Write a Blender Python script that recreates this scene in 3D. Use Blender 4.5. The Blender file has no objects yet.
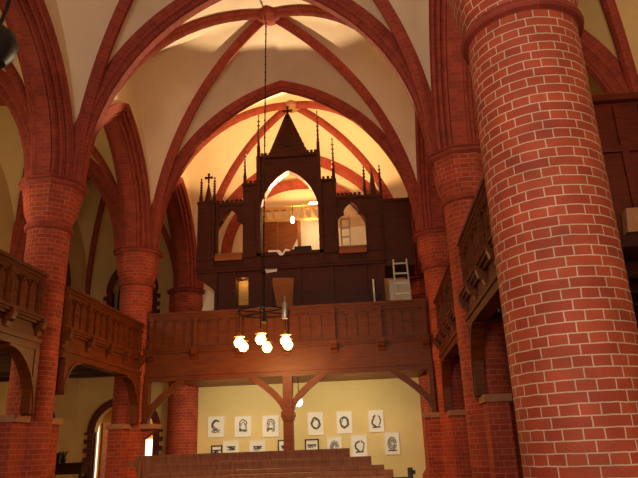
import bpy, bmesh, math, random
from math import sin, cos, pi, sqrt, radians, atan2, hypot
from mathutils import Vector, Matrix
random.seed(4)
SC = bpy.context.scene
COL = SC.collection

# ---------------------------------------------------------------- camera
YAW, PIT, ROLL, FPX, EYE = 0.0789, 0.3235, -0.0373, 623.2, 1.1
cd = bpy.data.cameras.new('camera'); cam = bpy.data.objects.new('camera', cd); COL.objects.link(cam)
F = Vector((-sin(YAW)*cos(PIT), cos(YAW)*cos(PIT), sin(PIT)))
R = Vector((cos(YAW), sin(YAW), 0)); U = R.cross(F)
c_, s_ = cos(ROLL), sin(ROLL)
R2 = c_*R + s_*U; U2 = -s_*R + c_*U
M = Matrix((R2, U2, -F)).transposed().to_4x4(); M.translation = (0, 0, EYE)
cam.matrix_world = M
cd.sensor_fit = 'HORIZONTAL'; cd.sensor_width = 36; cd.lens = 36*FPX/638
cd.clip_start = .05; cd.clip_end = 200
SC.camera = cam
# ---------------------------------------------------------------- world, exposure, large lights
w = bpy.data.worlds.new('world'); SC.world = w; w.use_nodes = True
w.node_tree.nodes['Background'].inputs[0].default_value = (1.0, .74, .52, 1)
w.node_tree.nodes['Background'].inputs[1].default_value = .15
SC.view_settings.view_transform = 'Standard'; SC.view_settings.look = 'None'
SC.view_settings.gamma = 1; SC.view_settings.exposure = 0.0
SC.view_settings.use_curve_mapping = False

def light(name, kind, loc, power, col, size=.1, target=None, spot=None, sizey=None):
    l = bpy.data.lights.new(name, kind); l.energy = power; l.color = col
    if kind == 'AREA':
        l.size = size
        if sizey: l.shape = 'RECTANGLE'; l.size_y = sizey
    else: l.shadow_soft_size = size
    if kind == 'SPOT': l.spot_size = radians(spot); l.spot_blend = .15
    o = bpy.data.objects.new(name, l); COL.objects.link(o); o.location = loc
    if target: o.rotation_euler = (Vector(target)-Vector(loc)).to_track_quat('-Z', 'Y').to_euler()
    return o
# broad fill light added behind the camera, with no window modelled there
light('rear_fill', 'AREA', (-2.2, -4.5, 4.0), 470, (1, .77, .60), 4, (-1.8, 10, 8.0), sizey=4)
light('near_key_fill', 'AREA', (.8, -1.0, 1.9), 47, (1, .78, .52), .7, (1.3, 5, 2.4))  # flash-like key light added near the camera, mainly for the massive column
# lamps inside the organ
light('organ_work_lamp', 'SPOT', (-1.75, 15.6, 7.3), 520, (1, .60, .22), .05, (-1.75, 15.1, 10.0), 155)
light('organ_beam_lamp', 'SPOT', (-1.9, 15.36, 6.74), 1700, (1, .74, .42), .03, (-1.85, 11.5, 9.6), 92)
light('organ_low_lamp', 'POINT', (-1.45, 16.0, 6.9), 20, (1, .80, .45), .05)
# lamps under the organ gallery, washing the wall
for i, x in enumerate((-3.5, -.6)):
    light('gallery_wall_lamp_%d' % i, 'AREA', (x, 15.2, 2.62), 33, (1, .82, .48), .5, (x, 17.9, 1.3))
light('aisle_lamp_left', 'POINT', (-7.2, 14.2, 2.4), 5, (1, .66, .3), .12)
light('aisle_lamp_near', 'POINT', (-7.6, 9.4, 2.2), 45, (1, .62, .2), .12)
light('aisle_upper_left', 'AREA', (-7.2, 8.5, 4.6), 42, (1, .74, .42), 1.2, (-7.2, 12, 8.5))
light('aisle_upper_right', 'AREA', (3.2, 5.0, 4.8), 60, (1, .72, .42), 1.2, (3.4, 9, 8.5))
light('porch_light', 'AREA', (-7.2, 19.2, 2.4), 34, (1, .78, .35), .8, (-7.2, 19.3, 0))

# ---------------------------------------------------------------- materials
def nmat(name):
    m = bpy.data.materials.new(name); m.use_nodes = True
    nt = m.node_tree; return m, nt, nt.nodes['Principled BSDF']
def srgb(r, g, b):
    f = lambda c: (c/255/12.92 if c/255 <= .04045 else ((c/255+.055)/1.055)**2.4)
    return (f(r), f(g), f(b), 1)
def brick(name, c1, c2, mortar, msize=.008, dark=None, rough=.85, bump=.5):
    m, nt, b = nmat(name); N = nt.nodes; L = nt.links
    uv = N.new('ShaderNodeUVMap'); uv.uv_map = 'UV'
    nz = N.new('ShaderNodeTexNoise'); nz.inputs['Scale'].default_value = 9; L.new(uv.outputs[0], nz.inputs['Vector'])
    mx0 = N.new('ShaderNodeMix'); mx0.data_type = 'VECTOR'; mx0.inputs[0].default_value = .012
    L.new(uv.outputs[0], mx0.inputs[4]); L.new(nz.outputs['Color'], mx0.inputs[5])
    br = N.new('ShaderNodeTexBrick'); L.new(mx0.outputs[1], br.inputs['Vector'])
    br.offset = .5; br.squash = .5; br.squash_frequency = 2; br.offset_frequency = 2
    br.inputs['Color1'].default_value = c1; br.inputs['Color2'].default_value = c2; br.inputs['Mortar'].default_value = mortar
    br.inputs['Scale'].default_value = 1; br.inputs['Brick Width'].default_value = .262
    br.inputs['Row Height'].default_value = .077; br.inputs['Mortar Size'].default_value = msize
    br.inputs['Mortar Smooth'].default_value = .25; br.inputs['Bias'].default_value = -.1
    n2 = N.new('ShaderNodeTexNoise'); n2.inputs['Scale'].default_value = 3.5; n2.inputs['Detail'].default_value = 6
    L.new(uv.outputs[0], n2.inputs['Vector'])
    mp = N.new('ShaderNodeMapRange'); mp.inputs[1].default_value = .3; mp.inputs[2].default_value = .75
    mp.inputs[3].default_value = .72; mp.inputs[4].default_value = 1.18; L.new(n2.outputs[0], mp.inputs[0])
    hs = N.new('ShaderNodeHueSaturation'); L.new(br.outputs['Color'], hs.inputs['Color']); L.new(mp.outputs[0], hs.inputs['Value'])
    L.new(hs.outputs[0], b.inputs['Base Color']); b.inputs['Roughness'].default_value = rough
    n3 = N.new('ShaderNodeTexNoise'); n3.inputs['Scale'].default_value = 60; L.new(uv.outputs[0], n3.inputs['Vector'])
    ad = N.new('ShaderNodeMath'); ad.operation = 'MULTIPLY_ADD'; ad.inputs[1].default_value = -1.0
    L.new(br.outputs['Fac'], ad.inputs[0]); L.new(n3.outputs[0], ad.inputs[2])
    bp = N.new('ShaderNodeBump'); bp.inputs['Strength'].default_value = bump; bp.inputs['Distance'].default_value = .006
    L.new(ad.outputs[0], bp.inputs['Height']); L.new(bp.outputs[0], b.inputs['Normal'])
    return m
def plaster(name, col, var=.08, scale=1.5):
    m, nt, b = nmat(name); N = nt.nodes; L = nt.links
    tc = N.new('ShaderNodeTexCoord'); nz = N.new('ShaderNodeTexNoise')
    nz.inputs['Scale'].default_value = scale; nz.inputs['Detail'].default_value = 8; L.new(tc.outputs['Object'], nz.inputs['Vector'])
    mp = N.new('ShaderNodeMapRange'); mp.inputs[1].default_value = .3; mp.inputs[2].default_value = .7
    mp.inputs[3].default_value = 1-var; mp.inputs[4].default_value = 1+var*.5; L.new(nz.outputs[0], mp.inputs[0])
    hs = N.new('ShaderNodeHueSaturation'); hs.inputs['Color'].default_value = col
    L.new(mp.outputs[0], hs.inputs['Value']); L.new(hs.outputs[0], b.inputs['Base Color'])
    b.inputs['Roughness'].default_value = .95
    bp = N.new('ShaderNodeBump'); bp.inputs['Strength'].default_value = .15; bp.inputs['Distance'].default_value = .02
    n2 = N.new('ShaderNodeTexNoise'); n2.inputs['Scale'].default_value = 14; L.new(tc.outputs['Object'], n2.inputs['Vector'])
    L.new(n2.outputs[0], bp.inputs['Height']); L.new(bp.outputs[0], b.inputs['Normal'])
    return m
def wood(name, c1, c2, rough=.5, stretch=(1, 1, 8)):
    m, nt, b = nmat(name); N = nt.nodes; L = nt.links
    tc = N.new('ShaderNodeTexCoord'); mpg = N.new('ShaderNodeMapping'); mpg.inputs['Scale'].default_value = stretch
    L.new(tc.outputs['Object'], mpg.inputs['Vector'])
    nz = N.new('ShaderNodeTexNoise'); nz.inputs['Scale'].default_value = 3; nz.inputs['Detail'].default_value = 7
    nz.inputs['Distortion'].default_value = .6; L.new(mpg.outputs[0], nz.inputs['Vector'])
    cr = N.new('ShaderNodeValToRGB'); cr.color_ramp.elements[0].position = .32; cr.color_ramp.elements[1].position = .7
    cr.color_ramp.elements[0].color = c1; cr.color_ramp.elements[1].color = c2
    L.new(nz.outputs[0], cr.inputs[0]); L.new(cr.outputs[0], b.inputs['Base Color'])
    b.inputs['Roughness'].default_value = rough; b.inputs['Specular IOR Level'].default_value = .22
    bp = N.new('ShaderNodeBump'); bp.inputs['Strength'].default_value = .15; bp.inputs['Distance'].default_value = .004
    L.new(nz.outputs[0], bp.inputs['Height']); L.new(bp.outputs[0], b.inputs['Normal'])
    return m
def plain(name, col, rough=.6, metal=0, emit=None, es=0, var=.1):
    m, nt, b = nmat(name); N = nt.nodes; L = nt.links
    tc = N.new('ShaderNodeTexCoord'); nz = N.new('ShaderNodeTexNoise'); nz.inputs['Scale'].default_value = 12
    L.new(tc.outputs['Object'], nz.inputs['Vector'])
    mp = N.new('ShaderNodeMapRange'); mp.inputs[3].default_value = 1-var; mp.inputs[4].default_value = 1+var
    L.new(nz.outputs[0], mp.inputs[0])
    hs = N.new('ShaderNodeHueSaturation'); hs.inputs['Color'].default_value = col; L.new(mp.outputs[0], hs.inputs['Value'])
    L.new(hs.outputs[0], b.inputs['Base Color'])
    b.inputs['Roughness'].default_value = rough; b.inputs['Metallic'].default_value = metal
    if emit:
        b.inputs['Emission Color'].default_value = emit; b.inputs['Emission Strength'].default_value = es
    return m
BR = brick('brick_near', srgb(190, 84, 54), srgb(166, 66, 46), srgb(226, 190, 164), .0055, rough=.7, bump=.7)
BRF = brick('brick_far', srgb(176, 70, 44), srgb(148, 54, 36), srgb(190, 116, 86), .005)
BRA = brick('brick_arch', srgb(156, 62, 44), srgb(138, 50, 38), srgb(160, 84, 62), .004)
BRD = brick('brick_dark', srgb(96, 36, 26), srgb(74, 28, 22), srgb(120, 60, 46), .006)
PLV = plaster('vault_plaster', srgb(226, 206, 180))
PLA = plaster('aisle_plaster', srgb(205, 176, 122))
PLW = plaster('west_wall_plaster', srgb(230, 210, 152), .05)
PLU = plaster('upper_wall_plaster', srgb(226, 206, 176))
WD = wood('gallery_oak', srgb(88, 40, 9), srgb(116, 56, 14), .42)
WDL = wood('gallery_oak_light', srgb(136, 74, 36), srgb(160, 94, 48), .5)
WO = wood('organ_oak', srgb(58, 20, 7), srgb(82, 32, 11), .45)
WP = wood('pew_wood', srgb(134, 74, 40), srgb(168, 100, 58), .5, (8, 1, 1))
WK = wood('dark_stained_wood', srgb(52, 22, 16), srgb(70, 32, 22), .5)
WKR = wood('red_stained_wood', srgb(74, 24, 16), srgb(98, 36, 22), .55)
PINE = wood('pine', srgb(200, 150, 84), srgb(226, 180, 110), .6)
STONE = plaster('light_stone', srgb(168, 120, 90), .15, 8)
FLOOR = brick('floor_tile', srgb(120, 70, 50), srgb(104, 60, 44), srgb(90, 70, 60), .004)
BLACK = plain('black_metal', srgb(24, 20, 20), .5, .3)
IRON = plain('dark_iron', srgb(50, 38, 34), .5, .7)
BRASS = plain('brass', srgb(190, 140, 60), .35, .9)
PAPER = plain('white_paper', srgb(244, 243, 240), .8, var=.02)
MAT = plain('frame_white', srgb(236, 233, 226), .5, var=.02)
INK = plain('ink', srgb(84, 82, 90), .8)
DFR = plain('dark_frame', srgb(40, 36, 40), .5)
ALU = plain('aluminium', srgb(196, 200, 200), .35, .8)
CREAM = plain('cream_board', srgb(235, 220, 190), .7)
BULB = plain('bulb_glow', srgb(255, 220, 150), .4, emit=(1, .62, .18, 1), es=9, var=0)
BULBS = plain('small_bulb_glow', srgb(255, 240, 200), .4, emit=(1, .86, .6, 1), es=12, var=0)
DAY = plain('daylight_opening', srgb(255, 255, 250), .5, emit=(1, .97, .9, 1), es=1.6, var=0)
LEAF = plain('leaf_green', srgb(50, 70, 30), .7)
YEL = plain('yellow_petal', srgb(230, 190, 40), .7)
GLASSD = plain('leaded_glass_dark', srgb(34, 26, 24), .2)

# ---------------------------------------------------------------- mesh helpers
class B:
    def __init__(s):
        s.bm = bmesh.new(); s.uv = s.bm.loops.layers.uv.new('UV')
    def face(s, pts, uvs=None):
        vs = [s.bm.verts.new(p) for p in pts]
        f = s.bm.faces.new(vs)
        for i, l in enumerate(f.loops):
            l[s.uv].uv = uvs[i] if uvs else (0, 0)
        return f
    def auto(s, pts):
        n = Vector((0, 0, 0)); P = [Vector(p) for p in pts]
        for i in range(len(P)): n += P[i].cross(P[(i+1) % len(P)])
        ax = max(range(3), key=lambda k: abs(n[k]))
        uv = [((p[1], p[2]) if ax == 0 else (p[0], p[2]) if ax == 1 else (p[0], p[1])) for p in P]
        return s.face(pts, uv)
    def box(s, x0, x1, y0, y1, z0, z1):
        a, b = sorted((x0, x1)); c, d = sorted((y0, y1)); e, f = sorted((z0, z1))
        p = [(a, c, e), (b, c, e), (b, d, e), (a, d, e), (a, c, f), (b, c, f), (b, d, f), (a, d, f)]
        for q in ((3, 2, 1, 0), (4, 5, 6, 7), (0, 1, 5, 4), (1, 2, 6, 5), (2, 3, 7, 6), (3, 0, 4, 7)):
            s.auto([p[i] for i in q])
        return s
    def bar(s, p0, p1, w, d, up=(0, 0, 1)):
        p0 = Vector(p0); p1 = Vector(p1); t = (p1-p0).normalized(); up = Vector(up)
        if abs(t.dot(up)) > .98: up = Vector((1, 0, 0))
        a = t.cross(up).normalized()*w/2; b = a.cross(t).normalized()*d/2
        q = [p0-a-b, p0+a-b, p0+a+b, p0-a+b, p1-a-b, p1+a-b, p1+a+b, p1-a+b]
        for k in ((3, 2, 1, 0), (4, 5, 6, 7), (0, 1, 5, 4), (1, 2, 6, 5), (2, 3, 7, 6), (3, 0, 4, 7)):
            s.auto([q[i] for i in k])
        return s
    def tube(s, pts, r, n=8, r1=None):
        pts = [Vector(p) for p in pts]; rings = []; m = len(pts)
        for i, p in enumerate(pts):
            t = (pts[min(i+1, m-1)]-pts[max(i-1, 0)]).normalized()
            up = Vector((0, 0, 1)) if abs(t.z) < .9 else Vector((1, 0, 0))
            a = t.cross(up).normalized(); b = a.cross(t).normalized()
            rr = r if r1 is None else r+(r1-r)*i/(m-1)
            rings.append([p+(a*cos(2*pi*k/n)+b*sin(2*pi*k/n))*rr for k in range(n)])
        for i in range(m-1):
            for k in range(n):
                k2 = (k+1) % n
                s.auto([rings[i][k], rings[i][k2], rings[i+1][k2], rings[i+1][k]])
        s.auto(rings[0][::-1]); s.auto(rings[-1]); return s
    def lathe(s, prof, c=(0, 0, 0), n=32, caps=True, shape=None, a0=0, a1=2*pi):
        """prof: list of (r, z). shape(angle)->radius factor per level index (callable(i, ang))"""
        cx, cy, cz = c; rm = max(p[0] for p in prof)
        def P(i, k):
            a = a0+(a1-a0)*k/n; r = prof[i][0]
            if shape: r = shape(i, a, r)
            return (cx+r*cos(a), cy+r*sin(a), cz+prof[i][1])
        v = [cz+prof[0][1]]
        for i in range(1, len(prof)): v.append(v[-1]+hypot(prof[i][0]-prof[i-1][0], prof[i][1]-prof[i-1][1]))
        rb = sum(p[0] for p in prof)/len(prof)
        for i in range(len(prof)-1):
            for k in range(n):
                u0 = (a0+(a1-a0)*k/n)*rb; u1 = (a0+(a1-a0)*(k+1)/n)*rb
                if prof[i][0] < 1e-6: s.face([P(i, k), P(i+1, k+1), P(i+1, k)], [(u0, v[i]), (u1, v[i+1]), (u0, v[i+1])])
                elif prof[i+1][0] < 1e-6: s.face([P(i, k), P(i, k+1), P(i+1, k)], [(u0, v[i]), (u1, v[i]), (u0, v[i+1])])
                else: s.face([P(i, k), P(i, k+1), P(i+1, k+1), P(i+1, k)], [(u0, v[i]), (u1, v[i]), (u1, v[i+1]), (u0, v[i+1])])
        if caps and a1-a0 > 6.2:
            for i in (0, len(prof)-1):
                if prof[i][0] > 1e-6:
                    q = [P(i, k) for k in range(n)]; s.auto(q[::-1] if i == 0 else q)
        return s
    def prism(s, poly, y0, y1, f=lambda a, b, c: (a, c, b)):
        """poly in (a,b); extruded from y0 to y1; f maps (a,b,depth)->xyz"""
        n = len(poly)
        s.auto([f(a, b, y0) for a, b in poly]); s.auto([f(a, b, y1) for a, b in poly][::-1])
        for i in range(n):
            a, b = poly[i], poly[(i+1) % n]
            s.auto([f(*a, y0), f(*a, y1), f(*b, y1), f(*b, y0)])
        return s
    def strip(s, lo, hi, y0, y1, f=lambda a, b, c: (a, c, b)):
        """solid between two equal-length polylines"""
        for i in range(len(lo)-1):
            a, b, c, d = lo[i], lo[i+1], hi[i+1], hi[i]
            s.auto([f(*a, y0), f(*b, y0), f(*c, y0), f(*d, y0)])
            s.auto([f(*d, y1), f(*c, y1), f(*b, y1), f(*a, y1)])
            s.auto([f(*a, y0), f(*a, y1), f(*b, y1), f(*b, y0)])
            s.auto([f(*d, y0), f(*c, y0), f(*c, y1), f(*d, y1)])
        for q in ((lo[0], hi[0]), (hi[-1], lo[-1])):
            s.auto([f(*q[0], y0), f(*q[1], y0), f(*q[1], y1), f(*q[0], y1)])
        return s
    def holed(s, x0, x1, z0, z1, hole, y0, y1, f=lambda a, b, c: (a, c, b)):
        """rectangular plate with one hole (list of (a,b)), from depth y0 to y1"""
        cx = sum(p[0] for p in hole)/len(hole); cz = sum(p[1] for p in hole)/len(hole)
        def out(p):
            dx, dz = p[0]-cx, p[1]-cz; t = 1e9; e = 0
            if dx > 1e-9 and (x1-cx)/dx < t: t = (x1-cx)/dx; e = 1
            if dx < -1e-9 and (x0-cx)/dx < t: t = (x0-cx)/dx; e = 3
            if dz > 1e-9 and (z1-cz)/dz < t: t = (z1-cz)/dz; e = 2
            if dz < -1e-9 and (z0-cz)/dz < t: t = (z0-cz)/dz; e = 0
            return (cx+dx*t, cz+dz*t), e
        corner = {(0, 1): (x1, z0), (1, 2): (x1, z1), (2, 3): (x0, z1), (3, 0): (x0, z0)}
        n = len(hole); O = [out(p) for p in hole]
        for i in range(n):
            j = (i+1) % n; a, b = hole[i], hole[j]; (A, ea), (Bq, eb) = O[i], O[j]
            poly = [a, b, Bq]
            cn = corner.get((ea, eb)) or corner.get((eb, ea)) if ea != eb else None
            if cn: poly.append(cn)
            poly.append(A)
            s.auto([f(*p, y0) for p in poly]); s.auto([f(*p, y1) for p in poly][::-1])
            s.auto([f(*a, y0), f(*a, y1), f(*b, y1), f(*b, y0)])
        for a, b in (((x0, z0), (x1, z0)), ((x1, z0), (x1, z1)), ((x1, z1), (x0, z1)), ((x0, z1), (x0, z0))):
            s.auto([f(*a, y0), f(*a, y1), f(*b, y1), f(*b, y0)])
        return s
    def sweep(s, path, normals, sect, g):
        """path [(s,z)], normals [(ns,nz)] pointing inward, sect [(lateral, depth)], g(s,z,lat)->xyz"""
        per = [0]
        for i in range(1, len(sect)): per.append(per[-1]+hypot(sect[i][0]-sect[i-1][0], sect[i][1]-sect[i-1][1]))
        L = [0]
        for i in range(1, len(path)): L.append(L[-1]+hypot(path[i][0]-path[i-1][0], path[i][1]-path[i-1][1]))
        P = [[g(p[0]+n[0]*d, p[1]+n[1]*d, l) for l, d in sect] for p, n in zip(path, normals)]
        for i in range(len(path)-1):
            for k in range(len(sect)-1):
                s.face([P[i][k], P[i][k+1], P[i+1][k+1], P[i+1][k]],
                       [(per[k], L[i]), (per[k+1], L[i]), (per[k+1], L[i+1]), (per[k], L[i+1])])
            k = len(sect)-1
            s.face([P[i][k], P[i][0], P[i+1][0], P[i+1][k]], [(0, L[i]), (.5, L[i]), (.5, L[i+1]), (0, L[i+1])])
        s.auto(P[0]); s.auto(P[-1][::-1]); return s
WL = {}
def obj(name, b, mat, parent=None, loc=None, smooth=False, weld=True):
    if weld: bmesh.ops.remove_doubles(b.bm, verts=b.bm.verts, dist=1e-5)
    bmesh.ops.recalc_face_normals(b.bm, faces=b.bm.faces)
    off = Vector(WL[parent.name]) if parent else Vector(loc or (0, 0, 0))
    bmesh.ops.translate(b.bm, verts=b.bm.verts, vec=-off)
    me = bpy.data.meshes.new(name); b.bm.to_mesh(me); b.bm.free()
    if smooth:
        for p in me.polygons: p.use_smooth = True
        try: me.set_sharp_from_angle(angle=radians(35))
        except Exception: pass
    me.materials.append(mat)
    o = bpy.data.objects.new(name, me); COL.objects.link(o)
    if parent: o.parent = parent
    else: o.location = off
    WL[o.name] = tuple(off)
    return o
def tag(o, label, cat, group=None):
    o['label'] = label; o['category'] = cat
    if group: o['group'] = group
    return o
def thing(name, label, cat, loc=(0, 0, 0), group=None):
    o = bpy.data.objects.new(name, None); COL.objects.link(o); o.location = loc; WL[o.name] = tuple(loc)
    o.empty_display_size = .1
    return tag(o, label, cat, group)
def struct(name, b, mat, **k):
    o = obj(name, b, mat, **k); o['kind'] = 'structure'; return o

# pointed arch profile ------------------------------------------------
def arc(half, rise):
    Rr = (half*half+rise*rise)/(2*half); return Rr, Rr-half
def hgt(t, half, rise):
    """height at fraction t of the half span"""
    Rr, c = arc(half, rise); x = min(abs(t), 1)*half+c
    return sqrt(max(Rr*Rr-x*x, 0))
def arch_path(half, rise, n=14, sides=(-1, 1)):
    Rr, c = arc(half, rise); amax = atan2(rise, c); P = []; Nn = []
    for sd in sides:
        rng = range(n+1) if sd == sides[0] else range(n-1, -1, -1)
        if len(sides) == 1: rng = range(n+1)
        for i in rng:
            a = amax*i/n; P.append((sd*(Rr*cos(a)-c), Rr*sin(a))); Nn.append((-sd*cos(a), -sin(a)))
    if len(sides) == 2: Nn[n] = (0, -1.0)
    return P, Nn
def lancet(cx, z0, w, zs, za, n=5):
    """closed hole: bottom z0, springing zs, apex za, width w ; counter-clockwise"""
    P, _ = arch_path(w/2, za-zs, n)
    pts = [(cx-w/2, z0), (cx, z0), (cx+w/2, z0)]
    pts += [(cx-p[0], zs+p[1]) for p in P]
    return pts
def arch_band(b, half, rise, base, sect, g, n=16, sides=(-1, 1)):
    P, Nn = arch_path(half, rise, n, sides)
    b.sweep([(p[0], p[1]+base) for p in P], Nn, sect, g); return b

# ---------------------------------------------------------------- layout
XL, XR, XM = -5.39, 1.62, -1.885
Y1, Y2, Y3, Y4 = 5.35, 9.74, 13.72, 17.7
ZS = 5.65                      # springing of all arches
XWL, XWR = -5.10, 1.33         # nave faces of the arcade walls
ALX, ARX = -8.5, 4.75          # outer aisle walls
HALF = (XWR-XWL)/2
D_H, T_H, W_H = 4.92, 4.2, 3.75

# floor
b = B(); b.box(-9.2, 5.6, -3.0, 21.0, -.2, 0); struct('floor', b, FLOOR)
# nave vaults
def vault(name, x0, x1, y0, y1, dh, th, wh, mat, zs=ZS, n=24):
    cx, cy = (x0+x1)/2, (y0+y1)/2; hx, hy = (x1-x0)/2, (y1-y0)/2; hd = hypot(hx, hy)
    def z(u, v):
        a, c = abs(u), abs(v)
        if a <= c:
            k = (c-a)/(1-a) if a < 1 else 0
            return hgt(a, hd, dh)*(1-k)+hgt(a, hx, th)*k+.10*sin(pi*k)*(1-a)
        k = (a-c)/(1-c) if c < 1 else 0
        return hgt(c, hd, dh)*(1-k)+hgt(c, hy, wh)*k+.10*sin(pi*k)*(1-c)
    b = B(); G = []
    t = [sin(pi/2*(-1+2*i/(2*n))) for i in range(2*n+1)]
    for i in t: G.append([(cx+i*hx, cy+j*hy, zs+z(i, j)) for j in t])
    m = len(t)
    for i in range(m-1):
        for j in range(m-1):
            b.auto([G[i][j], G[i+1][j], G[i+1][j+1], G[i][j+1]])
            b.auto([(p[0], p[1], p[2]+.25) for p in (G[i][j+1], G[i+1][j+1], G[i+1][j], G[i][j])])
    o = struct(name, b, mat, smooth=True); return o
vault('ceiling', XWL, XWR, .9, Y1, D_H, T_H, W_H, PLV)
vault('ceiling', XWL, XWR, Y1, Y2, D_H, T_H, W_H, PLV)
vault('ceiling', XWL, XWR, Y2, Y3, D_H, T_H, W_H, PLV)
vault('ceiling', XWL, XWR, Y3, Y4, D_H, T_H, W_H, PLV)
AH = 2.9
for (ya, yb) in ((.9, Y1), (Y1, Y2), (Y2, Y3), (Y3, Y4)):
    vault('ceiling', ALX, -5.68, ya, yb, 3.1, 2.75, 2.6, PLA, n=12)
    vault('ceiling', 1.91, ARX, ya, yb, 3.1, 2.75, 2.6, PLA, n=12)

# arcade walls above the arches
AR_R = 2.75
for side, xa, xb, nm in ((-1, -5.68, -5.10, 'wall_left_arcade'), (1, 1.33, 1.91, 'wall_right_arcade')):
    b = B()
    for ya, yb in ((.9, Y1), (Y1, Y2), (Y2, Y3), (Y3, Y4)):
        half = (yb-ya)/2-.22; P, _ = arch_path(half, AR_R, 16); cy = (ya+yb)/2
        lo = [(ya, ZS)]+[(cy+p[0], ZS+p[1]) for p in P]+[(yb, ZS)]
        hi = [(q[0], 10.9) for q in lo]
        b.strip(lo, hi, xa, xb, lambda a, c, d: (d, a, c))
    struct(nm, b, PLU, weld=False)

# west wall : nave part, aisles with window and door
b = B(); b.box(-5.68, 1.91, Y4, Y4+.3, 2.85, 11.2); struct('wall_west_upper', b, PLU)
b = B(); b.box(-5.68, 1.91, Y4, Y4+.3, 0, 2.85); struct('wall_west_lower', b, PLW)
fY = lambda a, c, d: (a, d, c)
b = B()
b.holed(ALX, -5.68, 2.9, 9.0, lancet(-7.08, 3.6, 1.2, 5.75, 6.6), Y4, Y4+.4)
b.holed(ALX, -5.68, 0.0, 2.9, lancet(-7.08, 0.02, 1.71, 1.75, 2.45), Y4, Y4+.22)
struct('wall_west_left_aisle', b, PLA)
b = B()
b.holed(1.91, ARX, 2.9, 9.0, lancet(3.3, 3.6, 1.25, 5.4, 6.15), Y4, Y4+.4); b.box(1.91, ARX, Y4, Y4+.4, 0, 2.9)
struct('wall_west_right_aisle', b, PLA)
def toothed(name, cx, z0, w, zs, za, y, ymir=False):
    """brick surround with toothed outer edge, standing proud of the wall"""
    P, Nn = arch_path(w/2, za-zs, 10); b = B()
    lo = [(cx+p[0], zs+p[1]) for p in P]; hi = [(cx+p[0]-n[0]*.2, zs+p[1]-n[1]*.2) for p, n in zip(P, Nn)]
    b.strip(lo, hi, y-.05, y+.12)
    k = 0; z = z0
    while z < zs-.01:
        e = min(z+.12, zs); t = .17 if k % 2 else .27
        b.box(cx-w/2-t, cx-w/2, y-.05, y+.12, z, e); b.box(cx+w/2, cx+w/2+t, y-.05, y+.12, z, e)
        z = e; k += 1
    return b
struct('trim_1', toothed('', -7.08, 3.6, 1.2, 5.75, 6.6, Y4), BRD)
struct('trim_2', toothed('', -7.08, 0.0, 1.71, 1.75, 2.45, Y4), BRD)
struct('trim_3', toothed('', 3.3, 3.6, 1.25, 5.4, 6.15, Y4), BRD)
def window(name, cx, y, w, z0, zs, za):
    o = B(); pts = lancet(cx, z0, w, zs, za); o.prism(pts, y+.3, y+.32); win = struct(name, o, GLASSD)
    f = B(); f.box(cx-.03, cx+.03, y+.24, y+.3, z0, za-.05)
    for k in range(1, 5): f.box(cx-w/2+.03, cx+w/2-.03, y+.25, y+.3, z0+k*.42, z0+k*.42+.03)
    obj('window_lead', f, IRON, win)
window('window_1', -7.08, Y4, 1.16, 3.62, 5.75, 6.56)
window('window_2', 3.3, Y4, 1.2, 3.62, 5.4, 6.12)
# porch room beyond the aisle door
b = B(); b.box(-9.6, -5.6, 20.3, 20.5, 0, 3.2); b.box(-9.7, -9.6, 18.1, 20.5, 0, 3.2); b.box(-5.6, -5.5, 18.1, 20.5, 0, 3.2)
b.box(-9.7, -5.5, 18.1, 20.5, 3.2, 3.3); struct('wall_porch', b, plaster('porch_ochre', srgb(214, 158, 60)))
# open white door leaf and bright doorway
b = B(); b.box(-7.93, -7.87, 18.12, 18.5, .02, 2.0); dr = struct('door_1', b, WDL)
hb = B(); hb.tube([(-7.88, 18.42, 1.0), (-7.80, 18.42, 1.0), (-7.80, 18.32, 1.0)], .012); obj('door_handle', hb, IRON, dr)
b = B(); b.box(-7.36, -7.12, 20.26, 20.3, .0, 1.56)
struct('window_3', b, DAY)
b = B(); b.box(-9.03, -8.95, 20.26, 20.3, .3, 2.36); struct('door_gap_glow', b, DAY)  # added glowing strip, stands in for the bright gap at the door edge
# outer aisle walls
b = B(); b.box(ALX-.3, ALX, -1, 18.1, 0, 9.2); struct('wall_left', b, PLA)
b = B(); b.box(ARX, ARX+.3, -1, 18.1, 0, 9.2); struct('wall_right', b, PLA)
def sidewin(cy, z0, zs, za, w, X, s, name, nm2):
    f = lambda a, c, d: (X+s*d, a, c)
    P, Nn = arch_path(w/2, za-zs, 10); b = B()
    lo = [(cy+p[0], zs+p[1]) for p in P]; hi = [(cy+p[0]-n[0]*.2, zs+p[1]-n[1]*.2) for p, n in zip(P, Nn)]
    b.strip(lo, hi, 0, .06, f); z = z0; k = 0
    while z < zs-.01:
        e = min(z+.154, zs); t = .2 if k % 2 else .31
        for q in (-1, 1):
            p0, p1 = cy+q*w/2, cy+q*(w/2+t)
            b.prism([(p0, z), (p1, z), (p1, e), (p0, e)], 0, .06, f)
        z = e; k += 1
    struct(nm2, b, BRD)
    o = B(); o.prism(lancet(cy, z0, w, zs, za), .0, .03, f); struct(name, o, GLASSD)
sidewin(15.75, 0.9, 1.7, 2.3, 1.1, ALX, 1, 'window_4', 'trim_4')
sidewin(11.7, 0.9, 1.7, 2.3, 1.1, ALX, 1, 'window_5', 'trim_5')
sidewin(15.7, 4.0, 5.6, 6.6, 1.3, ALX, 1, 'window_6', 'trim_6')
sidewin(11.7, 4.0, 5.6, 6.6, 1.3, ALX, 1, 'window_7', 'trim_7')
# thin cornice line high on the wall beneath the gallery
b = B(); b.box(-5.0, 1.2, Y4-.025, Y4, 2.62, 2.68); struct('trim_8', b, PLW)

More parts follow.
